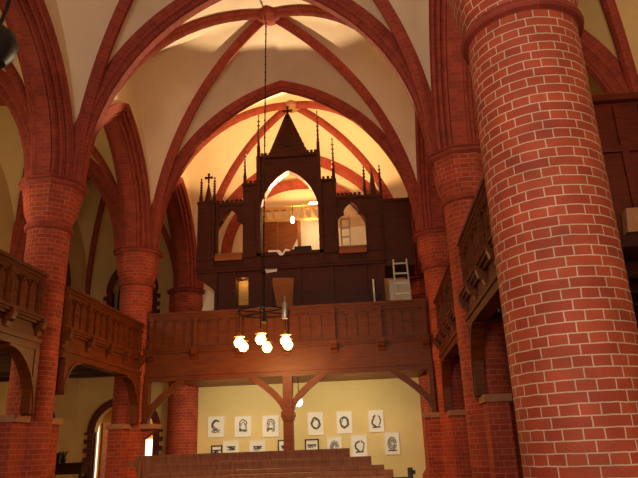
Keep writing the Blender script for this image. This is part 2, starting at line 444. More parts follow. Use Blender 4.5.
# ---------------------------------------------------------------- columns
def octr(i, a, r):
    k = pi/4; d = (a+pi/8) % k - k/2
    return d
def column(x, y, r, zc, label, zcap=ZS, rc=.50, mat=BRF, pil=(), half=False):
    t = thing('brick_column', label, 'column', (x, y, 0), 'round brick columns of the nave')
    b = B(); b.lathe([(r*1.25, 0), (r*1.25, .35), (r*1.08, .45), (r, .5)] , (x, y, 0), 40); obj('base', b, mat, t, smooth=True)
    b = B(); n = 40; b.lathe([(r, .5), (r, 1.5), (r, 3), (r, zc)], (x, y, 0), n, caps=False); obj('shaft', b, mat, t, smooth=True)
    b = B(); b.lathe([(r, zc-.02), (r+.045, zc+.0), (r+.06, zc+.04), (r+.045, zc+.08), (r+.01, zc+.1)], (x, y, 0), 40, caps=False)
    obj('collar', b, BRA, t, smooth=True)
    def sh(i, a, rr):
        k = [0.0, .55, 1, 1][i] if i < 4 else 1
        d = ((a+pi/8) % (pi/4))-pi/8
        return rr*(1-k)+rr/cos(d)*k
    b = B(); z0, z1 = zc+.09, zcap-.12
    b.lathe([(r+.0, z0), (r+.07, z0+.22*(z1-z0)/.65), (rc-.04, z1-.03), (rc-.04, z1)], (x, y, 0), 64, shape=sh)
    obj('capital', b, mat, t)
    b = B(); oc = lambda i, a, rr: rr/cos(((a+pi/8) % (pi/4))-pi/8)
    b.lathe([(rc-.03, z1), (rc+.03, z1+.04), (rc+.03, z1+.07), (rc+.0, z1+.085), (rc+.05, z1+.11), (rc+.05, zcap)], (x, y, 0), 64, shape=oc)
    obj('abacus', b, BRA, t)
    for dx, dy, *cb in pil:
        px, py = x+dx*(r+.13), y+dy*(r+.13); hw = .15
        b = B()
        if dy: b.box(px-hw, px+hw, y+dy*(r-.12), y+dy*(r+.36), 0, 1.62)
        elif cb: b.prism([(x+dx*(r-.12), 1.62), (x+dx*(r+.24), 1.62), (x+dx*(r+.24), 1.58), (x+dx*(r+.02), 1.42), (x+dx*(r-.12), 1.38)], py-hw*.7, py+hw*.7)
        else: b.box(x+dx*(r-.12), x+dx*(r+.26), py-hw, py+hw, 0, 1.62)
        obj('pilaster', b, mat, t)
        b = B()
        if dy: b.box(px-hw-.04, px+hw+.04, y+dy*(r-.1), y+dy*(r+.40), 1.62, 1.72)
        else: b.box(x+dx*(r-.1), x+dx*(r+.30), py-hw-.04, py+hw+.04, 1.62, 1.72)
        q = obj('pilaster_cap', b, STONE, t); q['label'] = 'pale stone cap of the brick pilaster'
    return t
column(1.487, 4.85, .467, 4.45, 'massive round brick column with bright mortar, nearest on the right', rc=.66, mat=BR)
column(XL-.06, Y2, .345, 4.80, 'round brick column nearest on the left, beside the wooden gallery end', pil=((0, -1), (0, 1)))
column(XR+.05, Y2, .355, 4.80, 'second brick column on the right, half hidden by the massive one', pil=((0, -1), (0, 1)))
column(XL, Y3, .367, 4.80, 'brick column at the left end of the organ gallery', pil=((0, -1), (1, 0, 1)))
column(XR, Y3, .367, 4.80, 'brick column at the right end of the organ gallery', pil=((0, -1), (-1, 0)))
column(XL, Y4-.05, .42, 4.80, 'brick wall column behind the organ gallery, left of the organ')
column(XR, Y4-.05, .42, 4.80, 'brick wall column behind the organ gallery, right of the organ')
column(XL, Y1, .367, 4.80, 'round brick column left of the frame at the near gallery bay', pil=((0, 1),))

# ---------------------------------------------------------------- arches
def sect(hw, d, wall=.1, rolls=2):
    """moulded section, symmetric: stepped orders, each with a groove and a roll"""
    L = [(-hw, -wall), (-hw, d*.15)]
    n = rolls; sx = hw*.66/n; sz = d*.85/n; x = -hw; z = d*.15
    for i in range(n):
        L += [(x+sx*.18, z-sz*.02), (x+sx*.22, z+sz*.30)]
        cx, cz, rr = x+sx*.60, z+sz*.52, .40*min(sx, sz)
        for a in (200, 150, 100, 50, 0): L.append((cx+rr*cos(radians(a))*1.0, cz+rr*sin(radians(a))))
        L += [(x+sx*.96, z+sz*.5), (x+sx, z+sz)]
        x += sx; z += sz
    return L+[(-a, c) for a, c in L[::-1]]
TS = sect(.20, .20, .12); TS3 = sect(.13, .15, .12); ASC = sect(.36, .32, .05, 3)
def transverse(y, label, s=TS):
    b = B(); arch_band(b, HALF, T_H, ZS, s, lambda a, z, l: (XM+a, y+l, z), 22)
    tag(obj('transverse_arch', b, BRA, loc=(XM, y, ZS), smooth=True), label, 'arch', 'wide brick arches spanning the nave')
transverse(Y2, 'wide brick arch across the nave in front of the chandelier vault')
transverse(Y3-.05, 'wide brick arch across the nave framing the organ, lit golden behind', TS3)
b = B(); arch_band(b, HALF, T_H, ZS, [(-.12, -.1), (-.12, .12), (.05, .2), (.05, -.1)], lambda a, z, l: (XM+a, Y4-.05+l, z), 22)
tag(obj('wall_arch', b, BRA, loc=(XM, Y4, ZS), smooth=True), 'thin brick arch along the west wall above the organ', 'arch')
b = B(); arch_band(b, 2.42, 2.35, 6.66, [(-.06, 0), (-.14, .05), (-.14, .14), (-.08, .2), (-.06, .3), (.1, .3), (.1, 0)], lambda a, z, l: (-1.95+a, Y4-.04+l, z), 22)
tag(obj('blind_arch', b, BRA, loc=(-1.95, Y4, 6.6), smooth=True), 'orange-lit brick arch on the back wall, seen through the central organ opening', 'arch')
def arcade(x, ya, yb, label):
    cy = (ya+yb)/2; half = (yb-ya)/2-.2; b = B()
    arch_band(b, half, AR_R+.02, ZS, ASC, lambda a, z, l: (x+l, cy+a, z), 18)
    tag(obj('arcade_arch', b, BRA, loc=(x, cy, ZS), smooth=True), label, 'arch', 'moulded brick arches between columns')
arcade(XL, Y1, Y2, 'broad moulded arcade arch sweeping into the top left corner')
arcade(XL, Y2, Y3, 'arcade arch between the two nearest left brick columns')
arcade(XL, Y3, Y4, 'arcade arch on the left just beside the organ case')
arcade(XR, Y1, Y2, 'moulded arcade arch rising just left of the massive column')
arcade(XR, Y2, Y3, 'arcade arch between second and third right brick columns')
arcade(XR, Y3, Y4, 'arcade arch on the right beside the organ case')
RS = [(-.10, -.12), (-.10, .08), (-.075, .12), (-.04, .16), (0, .19), (.04, .16), (.075, .12), (.10, .08), (.10, -.12)]
def ribs(x0, x1, y0, y1, dh, which, zs=ZS, s=RS, inset=.04):
    cx, cy = (x0+x1)/2, (y0+y1)/2; hx, hy = (x1-x0)/2, (y1-y0)/2; hd = hypot(hx, hy)
    for (sx, sy, label, grp) in which:
        ex, ey = sx*hx/hd, sy*hy/hd; b = B()
        arch_band(b, hd, dh, zs, s, lambda a, z, l: (cx+ex*a-ey*l, cy+ey*a+ex*l, z), 18, (1,))
        tag(obj('vault_rib', b, BRA, loc=(cx, cy, zs+dh), smooth=True), label, 'rib', grp)
G1, G2, G3 = 'ribs of the near vault', 'ribs of the chandelier vault', 'ribs of the golden vault over the organ'
ribs(XWL, XWR, Y1, Y2, D_H, [(-1, 1, 'vault rib rising from nearest left column to the top edge', G1), (1, 1, 'vault rib above the second right column at the top edge', G1)])
ribs(XWL, XWR, Y2, Y3, D_H, [(-1, -1, 'rib from chandelier boss to the nearest left column', G2), (1, -1, 'rib from chandelier boss to the second right column', G2),
     (-1, 1, 'rib from chandelier boss down to the column at the gallery left end', G2), (1, 1, 'rib from chandelier boss down to the column at the gallery right end', G2)])
ribs(XWL, XWR, Y3, Y4, D_H, [(-1, -1, 'golden-lit rib from organ vault boss toward the front left', G3), (1, -1, 'golden-lit rib from organ vault boss toward the front right', G3),
     (-1, 1, 'rib behind the organ running down to the back left corner', G3), (1, 1, 'rib behind the organ running down to the back right corner', G3)])
for yy, lb, m in ((11.73, 'dark round ceiling boss where the chandelier rod hangs', BRA), (15.71, 'pale round ceiling boss above the organ cross', STONE)):
    b = B(); b.lathe([(0, -.24), (.10, -.23), (.16, -.18), (.24, -.14), (.27, -.06), (.27, .05), (0, .05)], (XM, yy, ZS+D_H-.04), 24)
    tag(obj('ceiling_boss', b, m, loc=(XM, yy, ZS+D_H), smooth=True), lb, 'boss', 'ceiling bosses')
# aisle transverse arches and ribs
def aisle_arch(x0, x1, y, label):
    b = B(); cx = (x0+x1)/2; arch_band(b, (x1-x0)/2, 2.75, ZS-.02, sect(.2, .3, .1), lambda a, z, l: (cx+a, y+l, z), 14)
    tag(obj('aisle_arch', b, BRA, loc=(cx, y, ZS), smooth=True), label, 'arch', 'brick arches across the side aisles')
aisle_arch(ALX, -5.68, Y2, 'brick aisle arch behind the nearest left column')
aisle_arch(ALX, -5.68, Y3, 'brick aisle arch behind the second left column')
aisle_arch(1.91, ARX, Y2, 'brick aisle arch at upper right beyond the massive column')
AG = 'ribs of the left aisle vaults'
def rib4(x0, x1, ya, yb, grp, where):
    ribs(x0, x1, ya, yb, 3.1, [(sx, sy, '%s aisle vault rib %s' % (where, {(-1, -1): 'to the near outer wall', (-1, 1): 'to the far outer wall' , (1, -1): 'to the near arcade column', (1, 1): 'to the far arcade column'}[(sx, sy)]), grp) for sx in (-1, 1) for sy in (-1, 1)],
         s=[(a*.8, c*.8) for a, c in RS])
rib4(ALX, -5.68, Y1, Y2, AG, 'nearest left')
rib4(ALX, -5.68, Y2, Y3, AG, 'middle left')
rib4(ALX, -5.68, Y3, Y4, AG, 'farthest left')
ribs(1.91, ARX, Y1, Y2, 3.1, [(-1, 1, 'dark right aisle vault rib at the upper right corner', 'ribs of the right aisle vault'), (1, 1, 'right aisle vault rib running down to the outer wall', 'ribs of the right aisle vault')])

# ---------------------------------------------------------------- galleries
def gallery(label, L, posts, ztop, zpan, zcor, zbot, per, loc, rot, depth, floor=True, braces=(), flz=2.80, jo=True):
    """local: runs +x from 0..L, front face toward -y"""
    t = thing('wooden_gallery', label, 'gallery', (0, 0, 0), 'wooden galleries')
    WL[t.name] = (0, 0, 0)
    b = B(); b.box(0, L, -.09, .09, ztop-.05, ztop); b.box(0, L, -.06, .06, ztop-.10, ztop-.05); b.box(0, L, -.04, .04, ztop-.14, ztop-.10)
    obj('top_rail', b, WD, t)
    for i in range(len(posts)-1):
        a, c = posts[i]+.035, posts[i+1]-.035; w = (c-a)/per; b = B()
        b.box(a, c, .0, .03, zcor, ztop-.12); b.box(a, c, -.03, .0, ztop-.17, ztop-.13); b.box(a, c, -.03, .0, zcor, zcor+.07)
        pan = obj('panel', b, WD, t)
        b = B(); zt = ztop-.17; zs_ = zt-.15
        for k in range(per+1):
            x = a+k*w
            if 0 < k < per: b.box(x-.012, x+.012, -.028, .0, zcor+.07, zs_)
            P, Nn = arch_path(w/2, .13, 4)
            if k < per:
                q = [(x+w/2+p[0], zs_+p[1]) for p in P]; b.strip(q, [(p[0], p[1]+.02) for p in q], -.026, 0)
            if 0 < k < per: b.box(x-.03, x+.03, -.022, .0, zs_-.13, zs_-.11)
        obj('tracery', b, WD, pan)
        b = B(); m_ = (zcor+.07+zt)/2-.02; b.box(a, c, -.012, .0, m_, m_+.02)
        obj('panel_rail', b, WD, pan)
    for p in posts:
        pd = .0 if jo else .04
        b = B(); b.box(p-.045, p+.045, -.05-pd, .05, zcor, ztop-.1); b.box(p-.06, p+.06, -.065-pd, .05, ztop-.2, ztop-.14); b.box(p-.015, p+.015, -.065, -.045, zcor+.05, ztop-.24)
        obj('post', b, WDL if False else WD, t)
        b = B(); zb = zcor-.02
        b.prism([(-.14, zb), (0, zb), (0, zb-.26), (-.04, zb-.26), (-.06, zb-.19), (-.11, zb-.16), (-.14, zb-.07)], p-(.05 if jo else .075), p+(.05 if jo else .075), lambda a, c, d: (d, a-.02, c))
        obj('bracket', b, WD, t)
    b = B(); b.box(0, L, -.15, .06, zcor-.03, zcor); b.box(0, L, -.12, .06, zcor-.07, zcor-.03); b.box(0, L, -.08, .06, zcor-.11, zcor-.07)
    obj('cornice', b, WD, t)
    b = B(); b.box(0, L, -.03, .08, zbot+.14, zcor-.11); obj('frieze', b, WD, t)
    b = B(); b.box(0, L, -.09, .14, zbot+.10, zbot+.16); b.box(0, L, -.06, .14, zbot, zbot+.10); obj('beam', b, WD, t)
    if floor:
        b = B(); b.box(0, L, .10, depth, flz, flz+.11)
        k = .6 if jo else 99
        while k < L-.1: b.box(k-.06, k+.06, .14, depth, flz-.14, flz); k += .75
        obj('floor_boards', b, WK if jo else WDL, t)
    for kind, x, sd, w, h in braces:
        P = []; Q = []; n = 10
        for i in range(n+1):
            a = pi/2*i/n; P.append((x+sd*w*(1-cos(a)), zbot-h+h*sin(a)))
            Q.append((x+sd*(w+.0)*(1-cos(a))*1.0-sd*.0, zbot-h+h*sin(a)))
        b = B()
        if kind == 'spandrel':
            hi = [(p[0], zbot+.02) for p in P]
            P2 = [(x, zbot-h)]+P; 
            b.strip(P, hi, -.05, .07)
            lo = [(p[0]+sd*.02, p[1]-.04) for p in P]; b.strip(lo, P, -.08, .10)
            b.box(x-sd*.012, x+sd*.1, -.065, .085, zbot-h-.012, zbot+.03)
        else:
            lo = []; hi = []
            for i in range(n+1):
                tt = i/n; px = sd*w*tt; pz = zbot-h+h*(tt**.68)
                lo.append((x+px+sd*.04, pz-.03)); hi.append((x+px-sd*.045, pz+.07))
            b.strip(lo, hi, -.05, .07)
        obj('brace', b, WD, t)
    t.location = loc; t.rotation_euler = (0, 0, rot)
    return t
# left bays (face +X): local x -> world +Y
LZ = dict(ztop=3.86, zpan=3.2, zcor=3.15, zbot=2.66)
def posts(L, n): return [.06+(L-.12)*i/n for i in range(n+1)]
La = Y2-.62-(Y1+.3); Lb = Y3-.34-(Y2+.14)
gallery('carved dark wood gallery front at the far left edge, before the nearest left column', La, posts(La, 4), per=3, loc=(-5.12, Y1+.3, 0), rot=pi/2, depth=3.3, braces=(('spandrel', 0, 1, .8, .92), ('spandrel', La, -1, .8, .92)), **LZ)
gallery('carved wood gallery front between the two nearest left columns', Lb, posts(Lb, 4), per=3, loc=(-5.12, Y2+.14, 0), rot=pi/2, depth=3.3, braces=(('spandrel', .10, 1, .55, .55), ('spandrel', Lb, -1, .75, .92)), **LZ)
RZ = dict(ztop=4.02, zpan=3.2, zcor=3.2, zbot=2.7)
gallery('dark gallery front between the massive column and the second right column', La, posts(La, 4), per=3, loc=(1.48, Y2-.42, 0), rot=-pi/2, depth=3.2, braces=(('spandrel', 0, 1, .55, .96), ('spandrel', La, -1, .8, .9)), **RZ)
gallery('dark gallery front between the second and third right columns', Lb, posts(Lb, 4), per=3, loc=(1.46, Y3-.34, 0), rot=-pi/2, depth=3.2, braces=(('spandrel', 0, 1, .6, .96), ('spandrel', Lb, -1, .6, .96)), **RZ)
# west gallery
wx0, wx1 = -5.02, 1.24
WPST = [x-wx0 for x in (-4.92, -3.91, -2.91, -1.87, -.83, .19, 1.15)]
wg = gallery('wide brown organ gallery across the nave on a central post', wx1-wx0, WPST, 4.12, 3.4, 3.32, 2.60, 4, (wx0, 13.62, 0), 0, 4.07, flz=2.85, jo=False,
        braces=(('bar', .06, 1, .8, .78), ('bar', wx1-wx0-.06, -1, .8, .78), ('bar', -1.87-wx0+.07, 1, .72, .72), ('bar', -1.87-wx0-.07, -1, .72, .72)))
b = B(); cx = -1.87-wx0
b.box(cx-.10, cx+.10, -.08, .12, 0, 2.6); b.box(cx-.14, cx+.14, -.11, .15, 1.74, 1.86); b.box(cx-.12, cx+.12, -.1, .14, 1.68, 1.74); b.box(cx-.16, cx+.16, -.13, .17, 0, .3)
o = obj('post', b, WD, None); o.parent = wg
for x in (.0, wx1-wx0-.10):
    b = B(); b.box(x, x+.10, -.08, .1, 1.72, 2.6); o = obj('post', b, WD, None); o.parent = wg

# ---------------------------------------------------------------- organ
OY = 14.6
org = thing('organ_case', 'dark carved gothic organ case with empty pipe openings on the gallery', 'organ', (XM, OY, 2.95))
def opart(name, b, m=WO, par=org): return obj(name, b, m, par)
def trefoil(cx, z0, w, zs, za):
    h = w/2; H = za-zs
    pts = [(cx-h, z0), (cx, z0), (cx+h, z0), (cx+h, zs), (cx+h*.98, zs+H*.18), (cx+h*.78, zs+H*.34), (cx+h*.52, zs+H*.40), (cx+h*.56, zs+H*.55), (cx+h*.45, zs+H*.74), (cx+h*.2, zs+H*.9), (cx, za)]
    return pts+[(2*cx-p[0], p[1]) for p in pts[-2:2:-1]]+[(cx-h, zs)]
b = B(); b.holed(-3.78, -3.02, 5.40, 7.10, trefoil(-3.40, 5.78, .66, 6.42, 6.98), OY, OY+.12)
b.box(-3.75, -3.70, OY-.04, OY+.02, 5.4, 7.1); b.box(-3.78, -3.02, OY-.03, OY+.14, 7.06, 7.12)
opart('left_wing', b)
b = B(); b.holed(-.70, .02, 5.40, 7.08, trefoil(-.33, 5.78, .68, 6.42, 6.96), OY, OY+.12); b.box(-.70, .02, OY-.03, OY+.14, 7.04, 7.1)
opart('right_wing', b)
b = B(); b.holed(-2.68, -1.06, 5.40, 8.32, trefoil(-1.87, 5.72, 1.48, 6.78, 7.90)if False else lancet(-1.87, 5.72, 1.46, 6.75, 7.88, 8), OY-.05, OY+.15)
for q in (-2.66, -1.10): b.box(q-.04, q+.06, OY-.12, OY, 5.4, 8.34)
b.box(-2.70, -1.04, OY-.1, OY+.16, 8.28, 8.36)
opart('centre_tower', b)
# arch moulding round the centre opening
b = B(); P, Nn = arch_path(.73, 1.13, 10)
b.strip([(-1.87+p[0], 6.75+p[1]) for p in P], [(-1.87+p[0]*1.13, 6.75+p[1]*1.07) for p in P], OY-.09, OY-.05); opart('arch_moulding', b)
b = B(); b.prism([(-2.36, 8.34), (-1.38, 8.34), (-1.87, 9.50)], OY-.06, OY+.1)
b.bar((-2.34, OY-.04, 8.34), (-1.87, OY-.04, 9.52), .1, .08, (0, 1, 0)); b.bar((-1.40, OY-.04, 8.34), (-1.87, OY-.04, 9.52), .1, .08, (0, 1, 0))
for k in range(8):
    f = (k+.5)/8
    for s in (-1, 1): b.box(-1.87+s*.48*(1-f)-.025, -1.87+s*.48*(1-f)+.025, OY-.05, OY+.05, 8.36+1.14*f, 8.36+1.14*f+.10)
gb = opart('gable', b)
b = B(); b.prism([(-1.99+.0, 8.62), (-1.87, 8.56), (-1.75, 8.62), (-1.76, 8.74), (-1.87, 8.90), (-1.98, 8.74)], OY-.09, OY-.06); obj('rosette', b, WK, gb)
def cross(x, z, s, y=OY):
    b = B(); b.box(x-.022*s, x+.022*s, y-.02, y+.02, z, z+.26*s); b.box(x-.085*s, x+.085*s, y-.02, y+.02, z+.14*s, z+.185*s)
    for px, pz in ((-.085, .16), (.085, .16), (0, .26)): b.box(x+px*s-.03*s, x+px*s+.03*s, y-.025, y+.025, z+pz*s-.03*s, z+pz*s+.03*s)
    return b
opart('cross', cross(-1.87, 9.48, 1.15))
def cresting(x0, x1, z, n):
    b = B(); b.box(x0, x1, OY-.02, OY+.08, z, z+.04)
    for k in range(n):
        x = x0+(x1-x0)*(k+.5)/n; b.box(x-.022, x+.022, OY, OY+.06, z+.04, z+.12); b.box(x-.035, x+.035, OY, OY+.06, z+.08, z+.11)
    return b
opart('cresting', cresting(-3.78, -3.06, 7.10, 6)); opart('cresting', cresting(-.68, -.04, 7.08, 6))
opart('cresting', cresting(-3.04, -2.70, 7.60, 3)); opart('cresting', cresting(-1.04, -.70, 7.58, 3))
opart('cresting', cresting(-2.62, -2.32, 8.36, 3)); opart('cresting', cresting(-1.42, -1.12, 8.36, 3))
for x0, x1, zt in ((-3.06, -2.68, 7.60), (-1.06, -.68, 7.58)):
    b = B(); b.box(x0, x1, OY-.06, OY+.2, 5.40, zt); b.box(x0-.02, x1+.02, OY-.1, OY+.22, zt-.05, zt)
    b.box(x0+.06, x1-.06, OY-.08, OY-.05, 5.6, zt-.5); opart('side_tower', b)
def pinnacle(x, z0, z1, w=.04, y=OY+.02):
    b = B(); h = z1-z0
    b.box(x-w, x+w, y-w, y+w, z0-.3, z0+h*.3); 
    b.lathe([(w*1.0, z0+h*.3), (w*.75, z0+h*.34), (w*.3, z1-.03), (w*.7, z1-.02), (0, z1+.03)], (x, y, 0), 8)
    for k in range(6):
        zz = z0+h*(.36+.1*k); b.lathe([(w*.5, zz-.02), (w*1.15, zz), (w*.5, zz+.02)], (x, y, 0), 8, caps=False)
    return b
for x, z0, z1 in ((-2.66, 8.30, 9.62), (-1.09, 8.30, 9.60), (-3.02, 7.55, 8.62), (-.72, 7.5, 8.76),
                  (-4.17, 7.15, 7.86), (-3.82, 7.15, 7.88), (.05, 7.05, 7.9), (.45, 7.0, 7.9)):
    opart('pinnacle', pinnacle(x, z0, z1))
for x0, x1, xc, zt, zs in ((-4.22, -3.78, -4.0, 7.20, 7.82), (.02, .42, .25, 7.08, 7.92)):
    b = B(); b.box(x0, x1, OY-.08, OY+.36, 5.40, zt); b.box(x0+.08, x1-.08, OY-.11, OY-.07, 5.6, 6.9)
    b.box(x0-.02, x1+.02, OY-.1, OY+.38, zt-.08, zt-.03); opart('corner_turret', b)
    b = B(); b.lathe([(.13, zt), (.10, zt+.12), (.0, zs)], (xc, OY+.1, 0), 6); opart('spire', b)
opart('cross', cross(-4.0, 7.78, .9, OY+.1))
# body behind the front
b = B(); b.box(-4.20, .42, OY-.1, OY+.5, 5.28, 5.42); b.box(-4.24, .46, OY-.13, OY+.5, 5.34, 5.38); b.box(-4.2, .42, OY-.12, OY-.04, 5.62, 5.70)
b.box(-4.2, .42, OY-.02, OY+.1, 5.42, 5.62); opart('base_moulding', b)
b = B(); b.box(-4.20, -4.14, OY+.3, OY+1.6, 5.3, 7.0); b.box(.36, .42, OY+.3, OY+1.6, 5.3, 7.0); opart('side_panel', b)
b = B(); b.box(.42, 1.16, OY, OY+1.2, 5.22, 6.93); b.box(.40, 1.18, OY-.03, OY+1.2, 6.88, 6.95); b.box(.5, 1.08, OY-.02, OY, 5.35, 6.78); opart('swell_box', b)
# jetty and lower case
b = B(); b.prism([(-4.2, 5.28), (-4.2, 5.18), (-3.78, 4.86), (-3.70, 4.86), (-3.70, 5.28)], OY-.06, OY+.1); opart('jetty', b)
b = B(); b.prism([(.42, 5.28), (.42, 5.15), (.30, 4.55), (.1, 4.3), (.1, 5.28)], OY-.04, OY+.1)
opart('jetty', b)
b = B(); b.box(-3.78, -3.24, OY+.02, OY+.9, 2.96, 5.3); b.box(-2.93, .38, OY+.02, OY+.9, 2.96, 5.3); b.box(-3.24, -2.93, OY+.02, OY+.12, 5.14, 5.3)
b.box(-3.24, -2.93, OY+.02, OY+.1, 2.96, 4.45)
for x in (-3.76, -3.3, -2.4, -1.7, -.9, -.1, .3): b.box(x, x+.07, OY-.03, OY+.03, 2.96, 5.28)
opart('lower_case', b)
b = B(); b.box(-3.24, -2.93, OY+.34, OY+.38, 4.3, 5.14); o = opart('lit_wall_board', b, PINE); o['label'] = 'yellow board standing in for the lit wall seen through a slot of the dark case'  # yellow board takes the place of the lit wall beyond the slot
b = B(); b.prism([(-2.36, 5.08), (-1.80, 5.05), (-1.86, 4.2), (-2.2, 4.2)], OY-.02, OY+.01); o = opart('access_panel', b, WDL)
light('case_slot_fill', 'POINT', (-3.085, OY+.14, 5.06), 1.6, (1, .62, .22), .03)  # hidden light added above the slot to brighten its board
# sills
b = B(); b.box(-3.74, -3.06, OY-.16, OY+.3, 5.70, 5.74); b.box(-3.74, -3.06, OY-.14, OY-.12, 5.56, 5.71); opart('sill', b, WDL)
b = B(); b.box(-.66, .0, OY-.16, OY+.3, 5.70, 5.74); b.box(-.66, .0, OY-.14, OY-.12, 5.56, 5.71)
opart('sill', b, WDL)
# inner frame work: rack beam with slots, posts
IY = 16.2
b = B(); b.box(-2.95, -.9, IY-.05, IY+.05, 7.46, 7.56); b.box(-2.95, -.9, IY-.05, IY+.05, 7.12, 7.18)
for k in range(9): b.bar((-2.80+.22*k, IY, 7.48), (-2.72+.22*k, IY, 7.16), .08, .09, (0, 1, 0))
opart('rack_beam', b, PINE)
b = B(); b.box(-1.87, -1.78, IY-.04, IY+.04, 5.4, 7.14); b.box(-2.45, -2.42, IY-.04, IY+.04, 5.4, 7.14); b.box(-2.90, -2.84, IY-.1, IY-.02, 5.4, 7.5)
opart('inner_post', b, WDL)
b = B(); b.box(-3.1, -1.9, IY+.7, IY+.75, 5.3, 7.4); opart('inner_board', b, WK if False else WDL)
b = B(); b.box(-1.84, -.85, IY+.55, IY+.6, 5.3, 7.3); b.prism([(-2.75, 5.3), (-1.85, 5.3), (-1.85, 7.0)], IY+.62, IY+.66); o = opart('inner_panel', b, CREAM); o['label'] = 'brightly lit cream panel inside the case'
b = B(); b.box(-.75, .3, IY+.45, IY+.5, 5.3, 7.0); o = opart('inner_panel', b, CREAM)
# loose things in the organ
b = B(); b.box(-1.78, -1.36, OY+.02, OY+.25, 5.725, 5.86); b.box(-1.86, -1.72, OY+.05, OY+.2, 5.725, 5.80)
tag(obj('tool_box', b, BLACK, loc=(-1.6, OY+.1, 5.72)), 'small black box on the sill of the central organ opening', 'box')
b = B(); b.prism([(-2.40, 5.70), (-2.2, 5.70), (-2.12, 5.60), (-2.04, 5.60), (-1.98, 5.70), (-1.86, 5.70), (-1.88, 5.74), (-1.98, 5.76), (-2.05, 5.66), (-2.13, 5.74), (-2.25, 5.74), (-2.40, 5.75)], OY-.16, OY-.135)
tag(obj('white_cloth', b, PAPER, loc=(-2.1, OY-.14, 5.7)), 'crumpled white cloth hanging over the central organ sill', 'cloth')
t = thing('work_lamp', 'small hanging work lamp on a cable inside the central organ opening', 'lamp', (-1.93, 15.64, 7.0))
b = B(); b.tube([(-1.93, 15.64, 7.10), (-1.93, 15.7, 7.4), (-1.95, 16.1, 7.58)], .01, 6); obj('cable', b, BLACK, t)
b = B(); b.lathe([(0, -.1), (.04, -.08), (.055, -.02), (.045, .05), (.02, .09)], (-1.93, 15.64, 6.95), 12); obj('lamp_bulb', b, BULBS, t, smooth=True)
t = thing('tube_lamp', 'bright tube lamp on the beam end inside the central organ opening', 'lamp', (-1.35, 16.2, 7.6))
b = B(); b.tube([(-1.50, 16.18, 7.62), (-1.20, 16.18, 7.62)], .028, 10); obj('lamp_tube', b, BULBS, t)
b = B(); b.box(-1.55, -1.15, 16.2, 16.25, 7.56, 7.62); obj('lamp_holder', b, MAT, t)
# ladders
def ladder(name, label, x0, x1, y, z0, z1, n, lean, m=ALU, spread=0):
    t = thing(name, label, 'ladder', ((x0+x1)/2, y, z0), 'ladders at the organ')
    for x, s in ((x0, -1), (x1, 1)):
        b = B(); b.bar((x+s*spread, y, z0), (x, y+lean, z1), .035, .06, (0, 1, 0)); obj('side_rail', b, m, t)
    for k in range(n):
        f = (k+.6)/n; b = B(); zz = z0+(z1-z0)*f; yy = y+lean*f; sp = spread*(1-f)
        b.bar((x0-sp, yy, zz), (x1+sp, yy, zz), .05, .03, (0, 0, 1)); obj('rung', b, m, t)
ladder('ladder', 'pale ladder leaning up to the box at the organ right side', .62, .93, 14.05, 3.0, 5.3, 9, .35, spread=.04)
ladder('ladder', 'narrow ladder visible through the right organ opening', -.62, -.40, 15.2, 5.35, 6.85, 6, .1)
b = B(); b.tube([(.13, 13.95, 2.98), (.11, 13.98, 4.74)], .018, 8)
tag(obj('white_pole', b, PAPER, loc=(.12, 13.95, 3)), 'thin white pole standing on the gallery left of the pale ladder', 'pole')
b = B(); b.box(.50, 1.0, 14.95, 15.0, 3.0, 4.95)
tag(obj('pale_board', b, CREAM, loc=(.75, 14.95, 3)), 'pale board leaning behind the ladder right of the organ', 'board')
b = B(); b.prism([(-4.12, 2.98), (-3.80, 2.98), (-3.80, 4.80), (-3.97, 4.88), (-4.12, 4.4)], 14.75, 14.8)
tag(obj('pale_board', b, CREAM, loc=(-3.95, 14.75, 3)), 'pale slanted board beneath the left corner of the organ', 'board')

# ---------------------------------------------------------------- chandelier
CX, CY = -2.05, 11.73
ch = thing('chandelier', 'iron ring chandelier with glowing bulbs hanging on a long rod', 'chandelier', (CX, CY, 3.5))
b = B(); b.tube([(-1.95, CY, 10.38), (CX, CY, 4.5)], .014, 8)
for k in range(28): 
    f = k/28; zz = 10.2-f*5.6; xx = -1.95-.1*(10.38-zz)/5.88; b.lathe([(.012, -.03), (.024, 0), (.012, .03)], (xx, CY, zz), 6)
obj('rod', b, IRON, ch)
b = B(); b.tube([(CX, CY, 4.55), (CX, CY, 3.42)], .026, 10); b.lathe([(.03, 0), (.07, .04), (.03, .1)], (CX, CY, 3.4), 12); b.lathe([(.03, 0), (.06, .04), (.03, .08)], (CX, CY, 4.38), 12)
obj('stem', b, IRON, ch)
b = B()
for k in range(48):
    a0, a1 = 2*pi*k/48, 2*pi*(k+1)/48
    b.bar((CX+.5*cos(a0), CY+.5*sin(a0), 3.62), (CX+.5*cos(a1), CY+.5*sin(a1), 3.62), .015, .03)
for k in range(3):
    a = pi*k/3+.55; b.bar((CX-.5*cos(a), CY-.5*sin(a), 3.62), (CX+.5*cos(a), CY+.5*sin(a), 3.62), .02, .03)
obj('ring', b, IRON, ch)
b = B(); b.bar((CX, CY, 4.42), (CX+.26, CY, 4.44), .02, .03)
for k in range(5): b.lathe([(.0, -.03), (.03, 0), (0, .03)], (CX+.05*k+.05, CY, 4.46), 8)
obj('ornament', b, MAT, ch)
